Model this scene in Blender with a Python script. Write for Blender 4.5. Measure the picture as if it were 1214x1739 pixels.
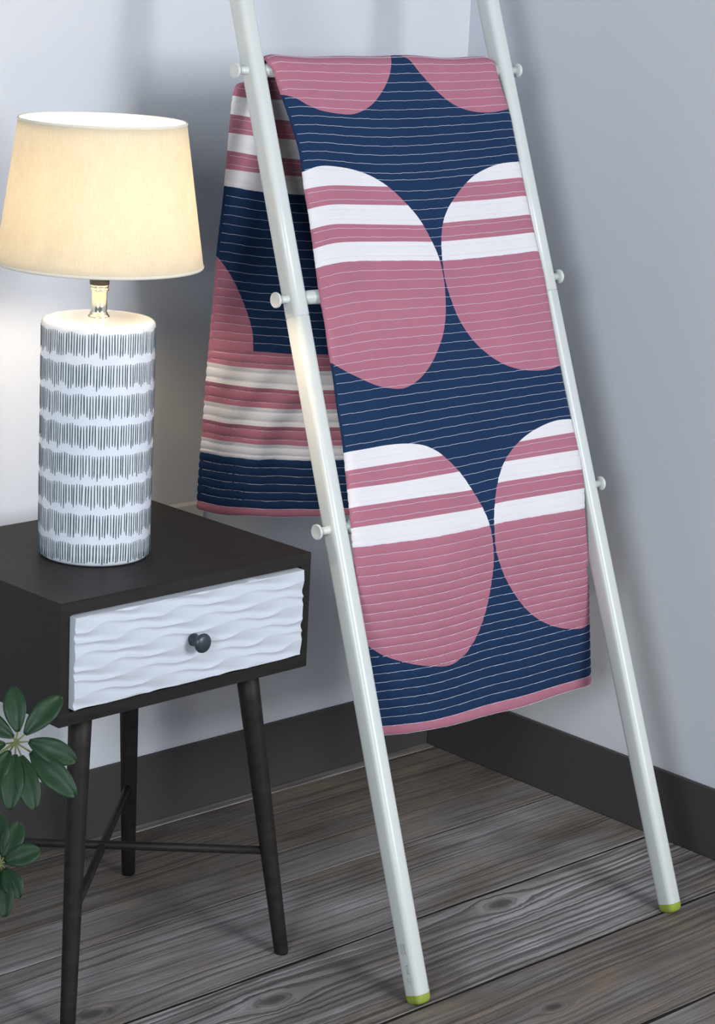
import bpy, bmesh, math, random
import numpy as np
from mathutils import Vector, Matrix
from mathutils.geometry import delaunay_2d_cdt

for o in list(bpy.data.objects):
    bpy.data.objects.remove(o)
scene = bpy.context.scene
col = scene.collection
rng = random.Random(7)

# ------------------------------------------------------------------ camera
IW, IH = 1214, 1739
CF, CYAW, CPITCH, CROLL = 3803.245, 0.762323, 0.2499516, 0.0506397
CAM = np.array([-2.660249, -2.581809, 1.353616])


def cam_axes():
    cy, sy, cp, sp = math.cos(CYAW), math.sin(CYAW), math.cos(CPITCH), math.sin(CPITCH)
    d = np.array([sy * cp, cy * cp, -sp])
    r = np.array([cy, -sy, 0.0])
    u = np.cross(r, d)
    c, s = math.cos(CROLL), math.sin(CROLL)
    return c * r + s * u, -s * r + c * u, d


CR, CU, CD = cam_axes()
cam_data = bpy.data.cameras.new('camera')
cam = bpy.data.objects.new('camera', cam_data)
col.objects.link(cam)
cam.matrix_world = Matrix(((CR[0], CU[0], -CD[0], CAM[0]), (CR[1], CU[1], -CD[1], CAM[1]),
                           (CR[2], CU[2], -CD[2], CAM[2]), (0, 0, 0, 1)))
cam_data.sensor_fit = 'HORIZONTAL'
cam_data.sensor_width = 36.0
cam_data.lens = CF * 36.0 / IW
cam_data.clip_start = 0.05
scene.camera = cam

# ------------------------------------------------------------------ light
world = bpy.data.worlds.new('room_ambient')
scene.world = world
world.use_nodes = True
world.node_tree.nodes['Background'].inputs['Color'].default_value = (0.66, 0.80, 1.0, 1)
world.node_tree.nodes['Background'].inputs['Strength'].default_value = 0.19


def area(name, loc, target, sx, sy, power, color):
    l = bpy.data.lights.new(name, 'AREA')
    l.shape = 'RECTANGLE'
    l.size, l.size_y, l.energy, l.color = sx, sy, power, color
    o = bpy.data.objects.new(name, l)
    o.location = loc
    o.rotation_euler = (Vector(target) - Vector(loc)).to_track_quat('-Z', 'Y').to_euler()
    col.objects.link(o)
    return o


# daylight from two windows in the room's far sides, behind and beside the camera: the photograph shows
# their light in the two shadows at each foot and in the ladder's and the quilt's shadows on the walls
area('window_front_offscreen', (-0.50, -4.2, 1.83), (-0.6, 0.0, 0.9), 1.22, 1.22, 101, (0.93, 0.96, 1.0))
area('window_left_offscreen', (-4.2, -2.86, 1.74), (-0.3, -0.4, 0.8), 0.85, 1.15, 84, (0.86, 0.94, 1.0))

vs = scene.view_settings
vs.view_transform = 'Standard'
vs.look = 'None'
vs.gamma = 1.0
vs.use_curve_mapping = False
vs.exposure = 0.27


# ------------------------------------------------------------------ photo helpers
def ray(px, py):
    return (px - IW / 2) / CF * CR - (py - IH / 2) / CF * CU + CD


def on_plane(px, py, axis, value):
    v = ray(px, py)
    t = (value - CAM[axis]) / v[axis]
    return CAM + t * v


# ------------------------------------------------------------------ node helpers
class NT:
    """tiny wrapper: arithmetic on sockets builds Math nodes"""

    def __init__(self, name):
        self.mat = bpy.data.materials.new(name)
        self.mat.use_nodes = True
        self.t = self.mat.node_tree
        self.bsdf = self.t.nodes['Principled BSDF']

    def node(self, kind, **props):
        n = self.t.nodes.new(kind)
        for k, v in props.items():
            setattr(n, k, v)
        return n

    def set(self, sock, v):
        if isinstance(v, S):
            self.t.links.new(v.s, sock)
        elif isinstance(v, bpy.types.NodeSocket):
            self.t.links.new(v, sock)
        else:
            sock.default_value = v

    def math(self, op, *a):
        n = self.node('ShaderNodeMath', operation=op)
        for i, x in enumerate(a):
            self.set(n.inputs[i], x)
        return S(self, n.outputs[0])

    def coord(self, which='Object'):
        n = self.node('ShaderNodeTexCoord')
        return n.outputs[which]

    def sep(self, vec):
        n = self.node('ShaderNodeSeparateXYZ')
        self.set(n.inputs[0], vec)
        return [S(self, n.outputs[i]) for i in range(3)]

    def comb(self, x, y, z):
        n = self.node('ShaderNodeCombineXYZ')
        for i, v in enumerate((x, y, z)):
            self.set(n.inputs[i], v)
        return n.outputs[0]

    def noise(self, vec, scale, detail=3.0, rough=0.55, color=False):
        n = self.node('ShaderNodeTexNoise')
        self.set(n.inputs['Vector'], vec)
        n.inputs['Scale'].default_value = scale
        n.inputs['Detail'].default_value = detail
        n.inputs['Roughness'].default_value = rough
        return n.outputs['Color'] if color else S(self, n.outputs['Fac'])

    def ramp(self, fac, stops, interp='LINEAR'):
        n = self.node('ShaderNodeValToRGB')
        self.set(n.inputs[0], fac)
        n.color_ramp.interpolation = interp
        e = n.color_ramp.elements
        while len(e) < len(stops):
            e.new(0.5)
        for i, (p, c) in enumerate(stops):
            e[i].position = p
            e[i].color = (c, c, c, 1) if not hasattr(c, '__len__') else (*c[:3], 1)
        return n.outputs[0]

    def mix(self, fac, a, b, blend='MIX'):
        n = self.node('ShaderNodeMix', data_type='RGBA', blend_type=blend)
        self.set(n.inputs[0], fac)
        for i, v in ((6, a), (7, b)):
            self.set(n.inputs[i], (*v, 1) if isinstance(v, tuple) and len(v) == 3 else v)
        return n.outputs[2]

    def bump(self, height, strength=0.3, dist=0.002):
        n = self.node('ShaderNodeBump')
        n.inputs['Strength'].default_value = strength
        n.inputs['Distance'].default_value = dist
        self.set(n.inputs['Height'], height)
        self.t.links.new(n.outputs[0], self.bsdf.inputs['Normal'])
        return n

    def attr(self, name):
        n = self.node('ShaderNodeAttribute', attribute_type='OBJECT', attribute_name=name)
        return S(self, n.outputs['Fac'])

    def base(self, c, rough=0.6, spec=0.5):
        self.set(self.bsdf.inputs['Base Color'], (*c, 1) if isinstance(c, tuple) else c)
        self.set(self.bsdf.inputs['Roughness'], rough)
        self.bsdf.inputs['Specular IOR Level'].default_value = spec


class S:
    def __init__(self, nt, s):
        self.nt, self.s = nt, s

    def __add__(self, o): return self.nt.math('ADD', self, o)
    def __radd__(self, o): return self.nt.math('ADD', o, self)
    def __sub__(self, o): return self.nt.math('SUBTRACT', self, o)
    def __rsub__(self, o): return self.nt.math('SUBTRACT', o, self)
    def __mul__(self, o): return self.nt.math('MULTIPLY', self, o)
    def __rmul__(self, o): return self.nt.math('MULTIPLY', o, self)
    def __truediv__(self, o): return self.nt.math('DIVIDE', self, o)
    def __rtruediv__(self, o): return self.nt.math('DIVIDE', o, self)


def lin(r, g, b):
    f = lambda v: ((v / 255 + 0.055) / 1.055) ** 2.4 if v > 10 else v / 255 / 12.92
    return (f(r), f(g), f(b))


# ------------------------------------------------------------------ materials
def m_paint(name, c, rough=0.6, bump=0.05, scale=500, spec=0.3):
    n = NT(name)
    v = n.coord('Object')
    t = n.noise(v, 3.0, 2)
    n.base(n.mix(t * 0.5, tuple(x * 0.97 for x in c), tuple(min(1, x * 1.03) for x in c)), rough, spec)
    n.bump(n.noise(v, scale, 2), bump, 0.001)
    return n.mat


def m_fabric(name, c, c2=None, vary=0.12):
    n = NT(name)
    v = n.coord('Object')
    x, y, z = n.sep(v)
    blot = n.noise(v, 14, 3)
    weave = n.noise(n.comb(x * 900, y * 900, z * 200), 1.0, 1)
    dark = tuple(k * (1 - vary) for k in c)
    lite = tuple(min(1, k * (1 + vary)) for k in c) if c2 is None else c2
    cc = n.mix(blot, dark, lite)
    cc = n.mix(weave * 0.22, cc, tuple(k * 0.7 for k in c))
    n.base(cc, 0.9, 0.12)
    n.bsdf.inputs['Sheen Weight'].default_value = 0.03
    n.bsdf.inputs['Sheen Roughness'].default_value = 0.5
    n.bump(n.noise(v, 60, 3) * 0.7 + weave * 0.3, 0.25, 0.002)
    return n.mat


def m_dark_wood():
    n = NT('espresso_wood')
    x, y, z = n.sep(n.coord('Object'))
    g = n.noise(n.comb(x * 6, y * 90, z * 90), 1.0, 5, 0.6)
    c = n.mix(n.ramp(g, [(0.3, 0.0), (0.7, 1.0)]), lin(22, 20, 20), lin(38, 34, 32))
    n.base(c, n.math('ADD', g * 0.2, 0.46), 0.26)
    n.bump(g, 0.12, 0.001)
    return n.mat


def m_planks():
    n = NT('weathered_plank')
    co = n.node('ShaderNodeTexCoord')
    x, y, z = n.sep(co.outputs['Object'])
    seed = n.attr('seed')
    tone = n.attr('tone')
    warm = n.attr('warm')
    ridge = n.attr('ridge')
    kx, ky, kr = n.attr('knot_x'), n.attr('knot_y'), n.attr('knot_r')
    # grain lines flow round the knot like water round a stone
    k2x, k2y, k2r = n.attr('knot2_x'), n.attr('knot2_y'), n.attr('knot2_r')

    def knot(kx, ky, kr):
        dx = (x - kx) * 0.45
        dy = y - ky
        wig = (n.noise(n.comb(x * 60, y * 60, seed), 1.0, 2) - 0.5) * 0.9
        d2 = (dx * dx + dy * dy) * (1.0 + wig)
        r2 = kr * kr
        return dy, d2, r2
    dy1, d21, r21 = knot(kx, ky, kr)
    dy2, d22, r22 = knot(k2x, k2y, k2r)
    push = dy1 * (r21 * 1.6 / n.math('MAXIMUM', d21, r21 * 1.6)) + dy2 * (r22 * 1.6 / n.math('MAXIMUM', d22, r22 * 1.6))
    wob = (n.noise(n.comb(x * 1.8 + seed * 7, y * 4.0, seed), 1.0, 2) - 0.5) * 0.034
    wob2 = (n.noise(n.comb(x * 12 + seed * 3, y * 18.0, seed), 1.0, 2) - 0.5) * 0.004
    yk = y - push + wob + wob2
    d2r = n.math('MINIMUM', d21 / (r21 + 1e-9), d22 / (r22 + 1e-9))
    gap = n.noise(n.comb(x * 1.2 + seed, yk * 38, seed * 3), 1.0, 2, 0.5)
    wave = n.math('SINE', yk * 430.0 + gap * 16.0) * 0.5 + 0.5
    coarse = n.noise(n.comb(x * 1.3 + seed, yk * 150, seed * 3), 1.0, 4, 0.6)
    fine = n.noise(n.comb(x * 7 + seed, yk * 800, seed * 5), 1.0, 4, 0.65)
    blot = n.noise(n.comb(x * 3.0 + seed * 2, y * 8 + seed, seed), 1.0, 3, 0.6)
    blot2 = n.noise(n.comb(x * 7.0 + seed * 5, y * 15 + seed, seed), 1.0, 3, 0.6)
    grey = n.mix(n.ramp(blot, [(0.35, 0.0), (0.68, 1.0)]), lin(82, 77, 73), lin(140, 138, 139))
    brown = n.mix(n.ramp(blot2, [(0.3, 0.0), (0.7, 1.0)]), lin(72, 62, 54), lin(116, 104, 92))
    c = n.mix(n.math('MINIMUM', 1.0, n.math('MAXIMUM', 0.0, warm + (blot2 - 0.5) * 1.6)), grey, brown)
    line = n.ramp(coarse, [(0.36, 1.0), (0.52, 0.0)])
    linef = n.ramp(fine, [(0.36, 1.0), (0.52, 0.0)])
    linew = n.ramp(wave, [(0.0, 1.0), (0.10, 0.75), (0.38, 0.0)])
    c = n.mix(n.math('MULTIPLY', line, 0.62), c, lin(42, 37, 34))
    c = n.mix(n.math('MULTIPLY', linew, n.math('MULTIPLY', ridge, n.ramp(blot, [(0.3, 0.35), (0.6, 0.8)]))), c, lin(46, 42, 40))
    c = n.mix(n.math('MULTIPLY', linef, 0.5), c, lin(52, 47, 44))
    kn = n.ramp(d2r, [(0.0, 1.0), (0.30, 0.85), (0.55, 0.35), (0.75, 0.6), (1.0, 0.0)])
    c = n.mix(n.math('MULTIPLY', kn, 0.8), c, lin(40, 35, 33))
    sc = n.node('ShaderNodeVectorMath', operation='SCALE')
    n.set(sc.inputs[0], c)
    n.set(sc.inputs['Scale'], tone * 1.55)
    n.base(sc.outputs[0], 0.62, 0.3)
    h = coarse * 0.5 + n.math('MULTIPLY', wave, ridge * 0.5) + fine * 0.25
    n.bump(h, 0.55, 0.004)
    return n.mat


def m_gloss(name, c, rough=0.2, metal=0.0, coat=0.0):
    n = NT(name)
    v = n.coord('Object')
    t = n.noise(v, 25, 2)
    n.base(n.mix(t, tuple(k * 0.96 for k in c), c), rough)
    n.bsdf.inputs['Metallic'].default_value = metal
    n.bsdf.inputs['Coat Weight'].default_value = coat
    n.bsdf.inputs['Coat Roughness'].default_value = 0.08
    return n.mat


def m_shade():
    n = NT('linen_shade')
    x, y, z = n.sep(n.coord('Object'))
    ang = n.math('ARCTAN2', y, x)
    w1 = n.noise(n.comb(ang * 110, z * 60, 0.0), 1.0, 2)
    w2 = n.noise(n.comb(ang * 9, z * 1500, 3.0), 1.0, 2)
    slub = n.noise(n.comb(ang * 5, z * 25, 1.0), 1.0, 3)
    f = w1 * 0.4 + w2 * 0.4 + slub * 0.2
    c = n.mix(n.ramp(f, [(0.35, 0.0), (0.65, 1.0)]), lin(194, 185, 164), lin(210, 202, 184))
    n.base(c, 0.9, 0.1)
    n.bump(f, 0.2, 0.001)
    tr = n.node('ShaderNodeBsdfTranslucent')
    n.set(tr.inputs['Color'], n.mix(n.ramp(f, [(0.35, 0.0), (0.65, 1.0)]), lin(238, 226, 200), lin(252, 246, 230)))
    mx = n.node('ShaderNodeMixShader')
    mx.inputs[0].default_value = 0.21
    out = n.t.nodes['Material Output']
    n.t.links.new(n.bsdf.outputs[0], mx.inputs[1])
    n.t.links.new(tr.outputs[0], mx.inputs[2])
    n.t.links.new(mx.outputs[0], out.inputs['Surface'])
    return n.mat


def m_leaf():
    n = NT('glossy_leaf')
    v = n.coord('Object')
    t = n.noise(v, 30, 3)
    n.base(n.mix(t, lin(20, 42, 24), lin(32, 60, 35)), 0.5, 0.28)
    n.bump(t, 0.1, 0.001)
    return n.mat


def m_bulb():
    n = NT('lit_bulb')
    n.base((1, 0.9, 0.75), 0.4)
    n.bsdf.inputs['Emission Color'].default_value = (1, 0.81, 0.56, 1)
    n.bsdf.inputs['Emission Strength'].default_value = 270
    return n.mat


M = dict(
    wall=m_paint('pale_blue_grey_wall_paint', (0.60, 0.615, 0.655), 0.75, 0.12, 420, 0.15),
    baseboard=m_paint('charcoal_baseboard', lin(64, 62, 62), 0.55, 0.1, 200, 0.3),
    planks=m_planks(),
    underlay=m_paint('dark_joint', lin(20, 18, 18), 0.9),
    ladder=m_paint('white_enamel', lin(198, 201, 198), 0.33, 0.04, 90, 0.5),
    green=m_paint('green_rubber', lin(138, 152, 62), 0.5, 0.1, 200),
    ink=m_paint('grey_ink', lin(120, 122, 128), 0.7),
    darkwood=m_dark_wood(),
    drawer=m_paint('white_lacquer', lin(190, 194, 202), 0.5, 0.03, 150, 0.35),
    knob=m_gloss('charcoal_metal', lin(58, 64, 72), 0.38, 0.35),
    ceramic=m_gloss('white_ceramic', lin(212, 216, 224), 0.18, 0, 0.5),
    glaze=m_gloss('dark_green_grey_glaze', lin(62, 76, 80), 0.4),
    chrome=m_gloss('brass_chrome', (0.80, 0.74, 0.62), 0.14, 1.0),
    black=m_gloss('black_plastic', lin(30, 30, 30), 0.4),
    shade=m_shade(),
    trim=m_fabric('shade_trim', lin(224, 214, 196)),
    bulb=m_bulb(),
    navy=m_fabric('navy_cotton', (0.0095, 0.0280, 0.076)),
    pink=m_fabric('rose_cotton', (0.37, 0.140, 0.192)),
    white=m_fabric('white_cotton', lin(215, 211, 213), vary=0.04),
    thread=m_paint('pale_thread', lin(214, 212, 226), 0.8),
    leaf=m_leaf(),
    stem=m_paint('plant_stem', lin(96, 104, 62), 0.6),
    pot=m_paint('terracotta', lin(170, 150, 138), 0.7),
    soil=m_paint('soil', lin(58, 46, 38), 0.95, 0.8, 120),
    plate=m_paint('pale_plastic', lin(205, 203, 200), 0.45),
)


# ------------------------------------------------------------------ object helpers
def link(name, mesh, mat, parent=None, smooth=True):
    o = bpy.data.objects.new(name, mesh)
    col.objects.link(o)
    if mat is not None and not mesh.materials:
        mesh.materials.append(mat)
    if parent is not None:
        o.parent = parent
    if smooth:
        for p in mesh.polygons:
            p.use_smooth = True
    return o


def from_bm(name, bm, mat, parent=None, smooth=False):
    me = bpy.data.meshes.new(name)
    bmesh.ops.recalc_face_normals(bm, faces=bm.faces)
    bm.to_mesh(me)
    bm.free()
    return link(name, me, mat, parent, smooth)


def from_py(name, v, f, mat, parent=None, smooth=True):
    me = bpy.data.meshes.new(name)
    me.from_pydata([tuple(map(float, p)) for p in v], [], f)
    me.update()
    return link(name, me, mat, parent, smooth)


def empty(name, loc=(0, 0, 0)):
    o = bpy.data.objects.new(name, None)
    o.location = loc
    o.empty_display_size = 0.05
    col.objects.link(o)
    return o


def tag(o, label, cat, group=None):
    o['label'] = label
    o['category'] = cat
    if group:
        o['group'] = group


def structure(o):
    o['kind'] = 'structure'


def box_bm(x0, x1, y0, y1, z0, z1, bevel=0.0, seg=2, bm=None):
    b = bmesh.new()
    r = bmesh.ops.create_cube(b, size=1.0)
    for v in b.verts:
        v.co = Vector((x0 + (v.co.x + .5) * (x1 - x0), y0 + (v.co.y + .5) * (y1 - y0), z0 + (v.co.z + .5) * (z1 - z0)))
    if bevel:
        bmesh.ops.bevel(b, geom=list(b.edges), offset=bevel, segments=seg, profile=0.5, affect='EDGES')
    return b


def lathe(profile, seg=48, axis='z', cap=True):
    """profile: (r, h) pairs; returns verts, faces"""
    v, f = [], []
    n = len(profile)
    for i in range(seg):
        a = 2 * math.pi * i / seg
        for r, h in profile:
            v.append((r * math.cos(a), r * math.sin(a), h))
    for i in range(seg):
        j = (i + 1) % seg
        for k in range(n - 1):
            f.append((i * n + k, j * n + k, j * n + k + 1, i * n + k + 1))
    if cap:
        f.append(tuple(i * n for i in range(seg))[::-1])
        f.append(tuple(i * n + n - 1 for i in range(seg)))
    return v, f


def tube(path, radii, seg=12, caps=True):
    path = [Vector(p) for p in path]
    v, f = [], []
    n = len(path)
    up = Vector((0.3, 0.2, 1))
    for i, p in enumerate(path):
        t = (path[min(i + 1, n - 1)] - path[max(i - 1, 0)]).normalized()
        a = t.cross(up)
        if a.length < 1e-4:
            a = t.cross(Vector((1, 0, 0)))
        a.normalize()
        b = t.cross(a)
        r = radii[i] if hasattr(radii, '__len__') else radii
        for k in range(seg):
            w = 2 * math.pi * k / seg
            v.append(p + a * (r * math.cos(w)) + b * (r * math.sin(w)))
    for i in range(n - 1):
        for k in range(seg):
            k2 = (k + 1) % seg
            f.append((i * seg + k, i * seg + k2, (i + 1) * seg + k2, (i + 1) * seg + k))
    if caps:
        f.append(tuple(range(seg))[::-1])
        f.append(tuple((n - 1) * seg + k for k in range(seg)))
    return v, f


# ================================================================== setting
WL, WF, WH = 4.2, 4.2, 2.5        # how far the walls and floor run on
HB = 0.1124                        # baseboard height
TB = 0.007


def quad_wall(name, pts, mat):
    o = from_py(name, pts, [(0, 1, 2, 3), (7, 6, 5, 4), (0, 4, 5, 1), (1, 5, 6, 2), (2, 6, 7, 3), (3, 7, 4, 0)], mat, smooth=False)
    structure(o)
    o['label'] = 'plain pale blue-grey painted wall'
    return o


quad_wall('wall_back', [(-WL, 0, 0), (0, 0, 0), (0, 0, WH), (-WL, 0, WH), (-WL, .1, 0), (0.1, .1, 0), (0.1, .1, WH), (-WL, .1, WH)], M['wall'])
quad_wall('wall_right', [(0, 0, 0), (0, -WF, 0), (0, -WF, WH), (0, 0, WH), (.1, 0.1, 0), (.1, -WF, 0), (.1, -WF, WH), (.1, 0.1, WH)], M['wall'])
b = from_bm('baseboard_back', box_bm(-WL, 0, -TB, 0.0, 0.0, HB, 0.0015, 1), M['baseboard'])
structure(b)
b = from_bm('baseboard_right', box_bm(-TB, 0.0, -WF, -TB, 0.0, HB, 0.0015, 1), M['baseboard'])
structure(b)

floor = from_bm('floor', box_bm(-WL, 0, -WF, 0, -0.05, -0.0013), M['underlay'])
structure(floor)
floor['label'] = 'weathered grey-brown plank floor'


def plank(x0, x1, y0, y1, seed, tone, warm, ridge, knot=(-9, 0, 0.001), wavy=0.0, knot2=(-9, 0, 0.001)):
    nx = max(2, int((x1 - x0) / 0.05))
    top, bot = [], []
    vv, ff = [], []
    cx, cyy = (x0 + x1) / 2, (y0 + y1) / 2
    thin = (-0.026, -0.217, -0.307)          # tight joints towards the wall, open ones in front
    ga = 0.0011 if y0 in thin else 0.0022
    gb = 0.0011 if y1 in thin else 0.0022
    for i in range(nx + 1):
        x = x0 + 0.0006 + (x1 - x0 - 0.0012) * i / nx
        wa = wavy * (math.sin(x * 9 + seed) + 0.6 * math.sin(x * 23 + seed * 2))
        wb = wavy * (math.sin(x * 9 + seed + 1.9) + 0.6 * math.sin(x * 21 + seed * 3))
        a, bb = y0 + ga + abs(wa), y1 - gb - abs(wb)
        for yy, zz in ((a, -0.008), (a, -0.0008), (a + 0.0006, 0.0), (bb - 0.0006, 0.0), (bb, -0.0008), (bb, -0.008)):
            vv.append((x - cx, yy - cyy, zz))
    for i in range(nx):
        for k in range(5):
            p = i * 6 + k
            ff.append((p, p + 6, p + 7, p + 1))
    ff.append((0, 1, 2, 3, 4, 5))
    e = nx * 6
    ff.append((e + 5, e + 4, e + 3, e + 2, e + 1, e))
    o = from_py('plank', vv, ff, M['planks'], floor, smooth=False)
    o.location = (cx, cyy, 0)
    o['seed'] = float(seed)
    o['tone'] = float(tone)
    o['warm'] = float(warm)
    o['ridge'] = float(ridge)
    o['knot2_x'], o['knot2_y'], o['knot2_r'] = float(knot2[0] - cx), float(knot2[1] - cyy), float(knot2[2])
    o['knot_x'], o['knot_y'], o['knot_r'] = float(knot[0] - cx), float(knot[1] - cyy), float(knot[2])
    return o


seams = [0.0, -0.026, -0.217, -0.307, -0.515, -0.717, -0.927]
while seams[-1] > -WF + 0.21:
    seams.append(round(seams[-1] - 0.206, 4))
for i in range(len(seams) - 1):
    y1, y0 = seams[i], seams[i + 1]
    spec = {
        0: (1.0, 0.45, 0.3), 1: (0.74, 0.80, 0.25), 2: (0.84, 0.35, 0.15), 3: (0.96, 0.35, 0.20),
        4: (1.16, 0.12, 1.0), 5: (0.86, 0.72, 0.35), 6: (0.98, 0.70, 0.3)}.get(i, (rng.uniform(.9, 1.1), rng.uniform(.1, .7), rng.uniform(.2, .6)))
    knots = {4: [(-0.393, -0.552, 0.016), (-0.858, -0.582, 0.015)], 5: [(-0.576, -0.822, 0.010)], 3: [(-1.07, -0.47, 0.014)]}.get(i, [])
    # boards are about 1.2 m long; butt joints lie outside the picture
    if i == 4:
        cuts = [0.0, -1.9, -3.2, -WL]
    else:
        s = [-1.75, -2.2, -1.6, -2.0][i % 4]
        cuts = [0.0, s, max(-WL + .3, s - 1.25), -WL]
    for k in range(len(cuts) - 1):
        kn = knots[0] if (k == 0 and knots) else (-9, 0, 0.001)
        kn2 = knots[1] if (k == 0 and len(knots) > 1) else (-9, 0, 0.001)
        plank(cuts[k + 1], cuts[k], y0, y1, i * 3.7 + k * 1.3 + 0.6, *spec, kn, 0.0011 if i >= 3 else 0.0003, kn2)

# small cover plate on the back wall
cp = from_bm('cover_plate', box_bm(-0.607, -0.5355, -0.016, 0.0, 0.392, 0.5085, 0.0015, 2), M['plate'])
tag(cp, 'small pale box-shaped cover plate on the wall behind the nightstand', 'wall plate')

# ================================================================== ladder
LXL, LXR, LYF, LSL = -0.7115, -0.2115, -0.7065, 0.3842
SXL, SXR, LYAW = 0.0341, 0.0051, -0.0338
RUNG_Z0, RUNG_DZ = 1.1771, 0.2919


def rail_pt(side, z):
    x = LXL + SXL * z if side < 0 else LXR + SXR * z
    x0 = LXL if side < 0 else LXR
    return Vector((x, LYF + LSL * z + LYAW * (x0 - LXL), z))


ladder = empty('ladder', (0, 0, 0))
ladder.location = ((LXL + LXR) / 2, LYF, 0)
LOFF = Vector(ladder.location)
tag(ladder, 'white enamelled leaning blanket ladder with round rungs and green rubber feet', 'ladder')


def rrect(w, d, r, n=5):
    pts = []
    for cx, cy, a0 in ((w / 2 - r, d / 2 - r, 0), (-w / 2 + r, d / 2 - r, 90), (-w / 2 + r, -d / 2 + r, 180), (w / 2 - r, -d / 2 + r, 270)):
        for k in range(n + 1):
            a = math.radians(a0 + 90 * k / n)
            pts.append((cx + r * math.cos(a), cy + r * math.sin(a)))
    return pts


RW, RD, RR = 0.0255, 0.030, 0.0085


def rail_piece(name, side, z0, z1, mat, caps=((0, 1),), parent=ladder, sections=None):
    """sections: (z, scale) rings, swept along the leaning rail"""
    a, bb = rail_pt(side, 0), rail_pt(side, 1)
    t = (bb - a).normalized()
    ex = Vector((1, 0, 0))
    ey = t.cross(ex).normalized()     # points to +y side
    if ey.y < 0:
        ey = -ey
    ring = rrect(RW, RD, RR)
    v, f = [], []
    for z, s in sections:
        p = rail_pt(side, z) - LOFF
        for px, py in ring:
            v.append(p + ex * (px * s) + ey * (py * s))
    n = len(ring)
    for i in range(len(sections) - 1):
        for k in range(n):
            k2 = (k + 1) % n
            f.append((i * n + k, i * n + k2, (i + 1) * n + k2, (i + 1) * n + k))
    f.append(tuple(range(n))[::-1])
    f.append(tuple((len(sections) - 1) * n + k for k in range(n)))
    o = from_py(name, v, f, mat, parent, smooth=True)
    me = o.data
    bm = bmesh.new()
    bm.from_mesh(me)
    bmesh.ops.recalc_face_normals(bm, faces=bm.faces)
    for e in bm.edges:
        if len(e.link_faces) == 2 and e.calc_face_angle(0) > 0.9:
            e.smooth = False
    bm.to_mesh(me)
    bm.free()
    return o


ZT = {-1: 1.792, 1: 1.83}
for side in (-1, 1):
    zj = 0.862 if side < 0 else 0.866
    foot = [(0.0005, 0.62), (0.0018, 0.82), (0.0045, 0.95), (0.0085, 1.0), (0.0125, 1.02), (0.0126, 0.98)]
    rail_piece('rubber_foot', side, 0, 0, M['green'], sections=foot)['label'] = 'green rubber foot'
    rail_piece('lower_rail', side, 0, 0, M['ladder'],
               sections=[(0.0122, 0.97), (0.0132, 1.0)] + [(z, 1.0) for z in (0.2, 0.4, 0.6)] + [(zj - 0.0014, 1.0), (zj - 0.0006, 0.93)])
    rail_piece('upper_rail', side, 0, 0, M['ladder'],
               sections=[(zj - 0.0007, 0.93), (zj + 0.0004, 1.0)] + [(z, 1.0) for z in (1.0, 1.2, 1.5)] + [(ZT[side] - .006, 1.0), (ZT[side] - .001, 0.9), (ZT[side], 0.7)])

PEG = 0.031


def along_x(name, prof, p, q, mat, parent, seg=28):
    """lathe a (r, t) profile along p->q, t measured from p in metres"""
    p, q = Vector(p) - LOFF, Vector(q) - LOFF
    d = (q - p).normalized()
    v, f = lathe(prof, seg)
    rot = d.to_track_quat('Z', 'Y')
    v = [p + rot @ Vector(c) for c in v]
    return from_py(name, v, f, mat, parent)


for k in range(-2, 3):
    z = RUNG_Z0 - k * RUNG_DZ
    a, c = rail_pt(-1, z), rail_pt(1, z)
    L = (c - a).length
    ex = (c - a).normalized()
    along_x('rung', [(0.0096, 0.004), (0.0096, L - 0.004)], a, c, M['ladder'], ladder)
    for s, p, dr in ((-1, a, -ex), (1, c, ex)):
        q = p + dr * 0.05
        pg = along_x('peg', [(0.0060, 0.0), (0.0060, 0.010), (0.0064, 0.0118), (0.0058, 0.0130), (0.0054, 0.0155), (0.0054, PEG - 0.0015)], p, q, M['ladder'], ladder)
        along_x('peg_cap', [(0.0085, PEG - 0.002), (0.0102, PEG - 0.0012), (0.0106, PEG), (0.0106, PEG + 0.0018), (0.0098, PEG + 0.0026), (0.0090, PEG + 0.0022)], p, q, M['ladder'], pg)

# tiny grey print near the foot of the left rail, on its outer side
bm = bmesh.new()
a = rail_pt(-1, 0)
t = (rail_pt(-1, 1) - a).normalized()
exv = Vector((1, 0, 0))
eyv = t.cross(exv).normalized()
if eyv.y < 0:
    eyv = -eyv
pr_ = random.Random(3)


def mark(zc, off, h, w):
    p = rail_pt(-1, zc) - LOFF - exv * (RW / 2 + 0.00015)
    c = [p + t * sh * h / 2 + eyv * (off + sw * w / 2) for sh, sw in ((-1, -1), (-1, 1), (1, 1), (1, -1))]
    back = [q + exv * 0.0004 for q in c]
    vs_ = [bm.verts.new(q) for q in c + back]
    bm.faces.new(vs_[:4])
    for i in range(4):
        bm.faces.new((vs_[i], vs_[(i + 1) % 4], vs_[4 + (i + 1) % 4], vs_[4 + i]))


for row, (off, z0, z1) in enumerate(((-0.0045, 0.064, 0.078), (-0.0028, 0.066, 0.078), (-0.0002, 0.062, 0.076), (0.0024, 0.064, 0.078), (-0.0035, 0.028, 0.034), (0.0004, 0.029, 0.034))):
    z = z0
    while z < z1:
        h = pr_.choice((0.0007, 0.0011, 0.0014))
        mark(z, off, h, 0.0009)
        z += h + 0.0006
for off in (-0.0042, -0.0012):
    mark(0.045, off, 0.0105, 0.0006)
for zz in (0.040, 0.050):
    mark(zz, -0.0027, 0.0008, 0.0036)
pp = from_bm('printed_marks', bm, M['ink'], ladder)
pp['label'] = 'tiny grey printed marks near the foot of a rail'

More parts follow.
